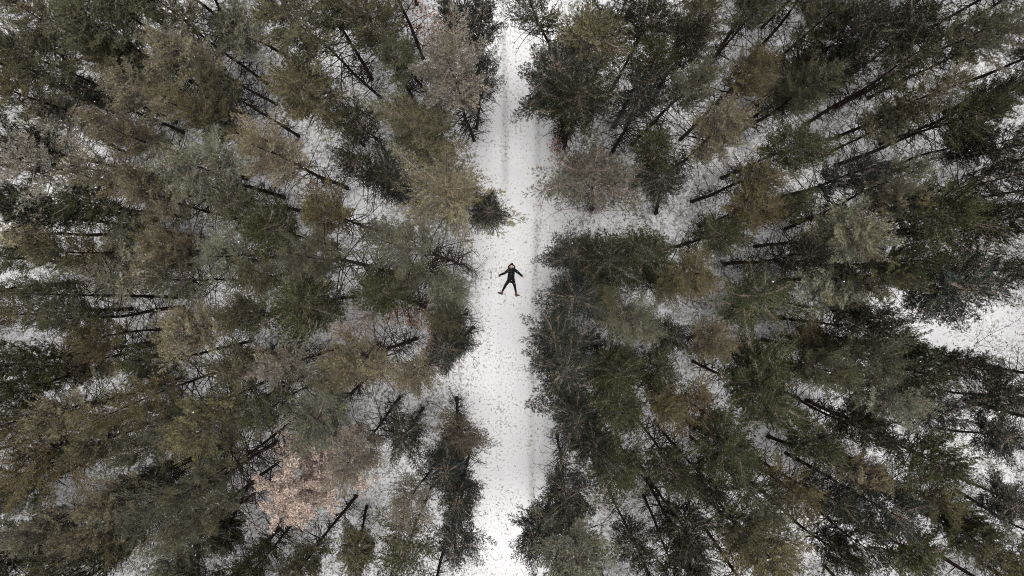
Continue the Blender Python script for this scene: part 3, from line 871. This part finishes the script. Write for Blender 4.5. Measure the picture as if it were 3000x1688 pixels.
def capsule(g, pts, rad, flat=1.0, sides=14, sub=5):
    """swept limb with rounded ends; flat squashes it in z"""
    pts = np.asarray(pts, float); rad = np.asarray(rad, float)
    m = len(pts); t = np.linspace(0, m - 1, (m - 1) * sub + 1)
    P = np.stack([np.interp(t, np.arange(m), pts[:, c]) for c in range(3)], 1)
    for _ in range(2):
        P[1:-1] = (P[:-2] + 2 * P[1:-1] + P[2:]) / 4
    r = np.interp(t, np.arange(m), rad)
    d0 = nrm(P[0] - P[1]); d1 = nrm(P[-1] - P[-2])
    a = np.array([.0, .45, .8, .97])
    pre = [P[0] + d0 * r[0] * math.cos(math.asin(min(1, q))) for q in a]
    post = [P[-1] + d1 * r[-1] * math.cos(math.asin(min(1, q))) for q in a[::-1]]
    P2 = np.concatenate([pre, P, post]); r2 = np.concatenate([r[0] * np.maximum(a, .02), r, r[-1] * np.maximum(a[::-1], .02)])
    g2 = Geo(); g2.tube(P2, r2, sides, 1.0, True)
    v = np.concatenate(g2.v)
    if flat != 1.0:
        zc = np.interp(v[:, 0], [v[:, 0].min(), v[:, 0].max()], [P[:, 2].mean()] * 2)
        v[:, 2] = zc + (v[:, 2] - zc) * flat
    g.add(v, np.concatenate(g2.f))

def ball(g, c, r, seg=14):
    th = np.linspace(.001, math.pi - .001, seg); ph = np.arange(seg * 2) * math.pi / seg
    T, Q = np.meshgrid(th, ph, indexing='ij')
    v = np.stack([np.sin(T) * np.cos(Q) * r[0] + c[0], np.sin(T) * np.sin(Q) * r[1] + c[1], np.cos(T) * r[2] + c[2]], -1).reshape(-1, 3)
    k = seg * 2
    i = np.arange(seg - 1)[:, None] * k; j = np.arange(k)[None]; jn = (j + 1) % k
    A, B, C, D_ = (i + j).ravel(), (i + jn).ravel(), (i + k + jn).ravel(), (i + k + j).ravel()
    g.add(v, np.concatenate([np.stack([A, D_, C], 1), np.stack([A, C, B], 1)]))

def fuse(o, voxel, it=4):
    r = o.modifiers.new('fuse', 'REMESH'); r.mode = 'VOXEL'; r.voxel_size = voxel; r.use_smooth_shade = True
    s = o.modifiers.new('smooth', 'SMOOTH'); s.factor = .5; s.iterations = it
    return o

def person():
    g = Geo()
    # head with nose, brow, chin and ears, looking up at the sky
    hc = PP(762, 388, .135)
    ball(g, hc, (.074, .108, .098))
    ball(g, PP(762, 422, .150), (.050, .052, .075))
    ball(g, PP(762, 396, .238), (.013, .026, .016))
    ball(g, PP(762, 406, .243), (.017, .013, .013))
    ball(g, PP(762, 366, .220), (.050, .016, .014))
    ball(g, PP(762, 436, .206), (.024, .018, .018))
    for s in (-1, 1):
        ball(g, PP(762 + s * 40, 396, .125), (.014, .028, .022))
    capsule(g, [PP(762, 425, .10), PP(758, 470, .10)], [.055, .062])
    # torso, arms and legs under the clothes
    capsule(g, [PP(757, 500, .11), PP(752, 620, .115), PP(742, 745, .11)], [.125, .125, .12], .8)
    for sh, el, wr in (((690, 492), (572, 580), (432, 632)), ((838, 490), (955, 572), (1068, 680))):
        capsule(g, [PP(757, 500, .11), PP(*sh, .10), PP(*el, .07), PP(*wr, .07)], [.07, .052, .040, .028])
    for hp, kn, an in (((700, 765), (590, 930), (505, 1095)), ((788, 765), (845, 930), (880, 1120))):
        capsule(g, [PP(742, 740, .11), PP(*hp, .11), PP(*kn, .10), PP(*an, .075)], [.09, .085, .055, .042])
    # hands: palm, four unequal bent fingers, thumb from the side of the palm
    def hand(wr, dirv, up, curl, sgn):
        d = nrm(dirv); lat = np.array([-d[1], d[0], 0]) * sgn
        w_ = np.array(wr)
        capsule(g, [w_, w_ + d * .05, w_ + d * .085], [.028, .036, .036], .62)
        for i, (o_, l_) in enumerate(((-.030, .070), (-.010, .080), (.010, .075), (.030, .058))):
            a = w_ + d * .085 + lat * o_
            b = a + d * l_ * .5 + lat * o_ * .25 + np.array([0, 0, up * .012])
            c = b + d * l_ * .5 * math.cos(curl) + np.array([0, 0, math.sin(curl) * l_ * .5])
            capsule(g, [a, b, c], [.0095, .009, .007], 1, 8, 3)
        a = w_ + d * .035 - lat * .026
        capsule(g, [a, a - lat * .030 + d * .022, a - lat * .040 + d * .055 + np.array([0, 0, .012])], [.012, .0105, .008], 1, 8, 3)
    L = np.array(PP(415, 655, .08)) - np.array(PP(432, 632, .07)); L[2] = 0
    hand(PP(436, 632, .07), L, 1, 1.1, 1)
    Rr = np.array(PP(1100, 715, .07)) - np.array(PP(1060, 672, .07)); Rr[2] = 0
    hand(PP(1066, 678, .065), Rr, 1, .7, -1)
    me = g.mesh('person', M_SKIN, True)
    body = link('person', me, label='person in black coat and brown boots lying spread-eagled on the snow', category='person')
    fuse(body, .0075, 2)
    # coat: torso, sleeves and a skirt to the thighs
    g = Geo()
    capsule(g, [PP(757, 492, .115), PP(756, 560, .12), PP(748, 660, .12), PP(738, 765, .115)], [.165, .180, .185, .190], .62)
    capsule(g, [PP(690, 762, .105), PP(800, 762, .105)], [.105, .100], .8)
    for sh, el, wr in (((676, 492), (572, 582), (446, 628)), ((850, 490), (952, 572), (1056, 664))):
        capsule(g, [PP(757, 500, .12), PP(*sh, .105), PP(*el, .075), PP(*wr, .072)], [.11, .086, .070, .052])
    ball(g, PP(757, 470, .125), (.16, .07, .085))
    coat = fuse(link('coat', g.mesh('coat', M_COAT, True), body, label='black hooded winter coat'), .012)
    # hood spread behind the head, with its pale lining showing beside the cheeks
    g = Geo()
    capsule(g, [PP(690, 452, .10), PP(678, 410, .08), PP(715, 360, .06), PP(762, 345, .05), PP(812, 360, .06), PP(845, 408, .08), PP(832, 452, .10)], [.06, .052, .044, .04, .044, .052, .06])
    fuse(link('hood', g.mesh('hood', M_COAT, True), coat), .012)
    for cx, s in ((712, -1), (820, 1)):
        g = Geo(); capsule(g, [PP(cx, 380, .135), PP(cx - s * 2, 402, .14), PP(cx - s * 8, 430, .14)], [.013, .020, .013])
        link('hood_lining', g.mesh('hood_lining', M_LINING, True), coat)
    g = Geo(); capsule(g, [PP(738, 458, .19), PP(752, 490, .205)], [.018, .010], .6); capsule(g, [PP(772, 458, .19), PP(752, 490, .205)], [.018, .010], .6)
    link('shirt_collar', g.mesh('shirt_collar', M_SHIRT, True), body)
    for i in range(4):
        g = Geo(); ball(g, PP(764 - i * 6, 530 + i * 62, .236), (.011, .011, .006), 8)
        link('coat_button', g.mesh('coat_button', M_DEVICE, True), coat)
    # trousers
    g = Geo()
    for hp, kn, an in (((698, 768), (588, 930), (505, 1092)), ((790, 768), (846, 930), (882, 1118))):
        capsule(g, [PP(740, 745, .11), PP(*hp, .11), PP(*kn, .098), PP(*an, .072)], [.105, .108, .073, .052])
    fuse(link('trousers', g.mesh('trousers', M_TROUSER, True), body), .012)
    # boots seen from the side: shaft, foot, dark sole
    for an, heel, toe in (((502, 1090), (492, 1160), (385, 1136)), ((884, 1122), (884, 1212), (975, 1206))):
        g = Geo()
        capsule(g, [PP(*an, .074), PP((an[0] + heel[0]) / 2, (an[1] + heel[1]) / 2, .074), PP(*heel, .07)], [.058, .056, .050])
        mid = ((heel[0] * .45 + toe[0] * .55), (heel[1] * .45 + toe[1] * .55) - 4)
        capsule(g, [PP(heel[0], heel[1], .07), PP(*mid, .072), PP(*toe, .085)], [.052, .040, .026])
        bt = fuse(link('boot', g.mesh('boot', M_LEATHER, True), body), .009)
        g = Geo()
        capsule(g, [PP(heel[0], heel[1] + 24, .07), PP((heel[0] + toe[0]) / 2, (heel[1] + toe[1]) / 2 + 16, .072), PP(toe[0], toe[1] + 4, .085)], [.027, .022, .027])
        link('sole', g.mesh('sole', M_SOLE, True), bt)
        g = Geo(); capsule(g, [PP(toe[0] * .75 + heel[0] * .25, toe[1] * .75 + heel[1] * .25, .095), PP(toe[0], toe[1], .09)], [.034, .030])
        link('toe_cap', g.mesh('toe_cap', M_SOLE, True), bt)
    # knitted hat and the hair below it
    g = Geo(); ball(g, PP(768, 345, .130), (.082, .082, .098)); ball(g, PP(773, 322, .130), (.050, .060, .065))
    fuse(link('knit_hat', g.mesh('knit_hat', M_HAT, True), body), .01)
    g = Geo(); capsule(g, [PP(732, 366, .165), PP(762, 356, .215), PP(795, 366, .165)], [.016, .018, .016])
    link('hair', g.mesh('hair', M_HAIR, True), body)
    for s in (-1, 1):
        g = Geo(); ball(g, PP(762 + s * 17, 380, .222), (.013, .007, .008), 8)
        link('eye', g.mesh('eye', M_HAIR, True), body)
    g = Geo(); ball(g, PP(762, 419, .224), (.022, .006, .007), 8)
    link('mouth', g.mesh('mouth', M_LIP, True), body)
    return body
person()

# small dark device in the hand
g = Geo()
a, b = np.array(PP(402, 628, .10)), np.array(PP(436, 684, .10))
d = nrm(b - a); lt = np.array([-d[1], d[0], 0])
hw, hl, hh = .042, np.linalg.norm(b - a) / 2, .018
c = (a + b) / 2
prof = [(-1, -.86), (-.86, -1), (.86, -1), (1, -.86), (1, .86), (.86, 1), (-.86, 1), (-1, .86)]
vs = []
for zz, sc in ((-hh, .94), (-hh * .6, 1), (hh * .6, 1), (hh, .94)):
    vs += [c + lt * hw * q[0] * sc + d * hl * q[1] * sc + np.array([0, 0, zz]) for q in prof]
fs = []
for k in range(3):
    for j in range(8):
        A, B = k * 8 + j, k * 8 + (j + 1) % 8
        fs += [(A, B, B + 8), (A, B + 8, A + 8)]
for j in range(1, 7):
    fs += [(0, j + 1, j), (24, 24 + j, 24 + j + 1)]
g.add(vs, fs)
dev = link('handheld_device', g.mesh('handheld_device', M_DEVICE), label="small dark box-shaped device in the lying person's outstretched hand", category='device')
g = Geo()
for s in (-1, 1):
    ball(g, c + lt * s * .016 + d * .012 + np.array([0, 0, hh + .004]), (.008, .008, .006), 8)
    k = link('stick_knob', g.mesh('stick_knob', M_SOLE, True), dev); g = Geo()

# ------------------------------------------------------------------ snow in the air and on the coat
def flake(g, c, r, rs):
    v = np.array([(1, 0, 0), (-1, 0, 0), (0, 1, 0), (0, -1, 0), (0, 0, 1), (0, 0, -1)], float) * np.array(r) * rs.uniform(.7, 1.25, (6, 1)) + np.array(c)
    g.add(v, [(0, 2, 4), (2, 1, 4), (1, 3, 4), (3, 0, 4), (2, 0, 5), (1, 2, 5), (3, 1, 5), (0, 3, 5)])
rs = np.random.default_rng(31)
g = Geo()
for i in range(170):
    z = rs.uniform(2, 31)
    p = at(rs.uniform(0, 3000), rs.uniform(0, 1688), z)
    r = rs.uniform(.004, .010)
    flake(g, p, (r * 1.5, r * .9, r), rs)
link('falling_snow', g.mesh('falling_snow', M_FLAKE), kind='stuff', label='loose snowflakes drifting down over the forest', category='snow')
g = Geo()
for cx, cy, z in ((685, 537, .225), (770, 628, .24), (810, 634, .235), (712, 690, .24), (790, 728, .235), (760, 795, .232), (745, 792, .232), (612, 848, .17), (850, 876, .18), (636, 778, .2), (870, 1078, .125), (925, 540, .17), (620, 495, .16), (764, 524, .24)):
    flake(g, PP(cx, cy, z), (rs.uniform(.012, .024), .009, .006), rs)
link('settled_snow', g.mesh('settled_snow', M_FLAKE), kind='stuff', label='flecks of snow settled on the black coat and trousers', category='snow')
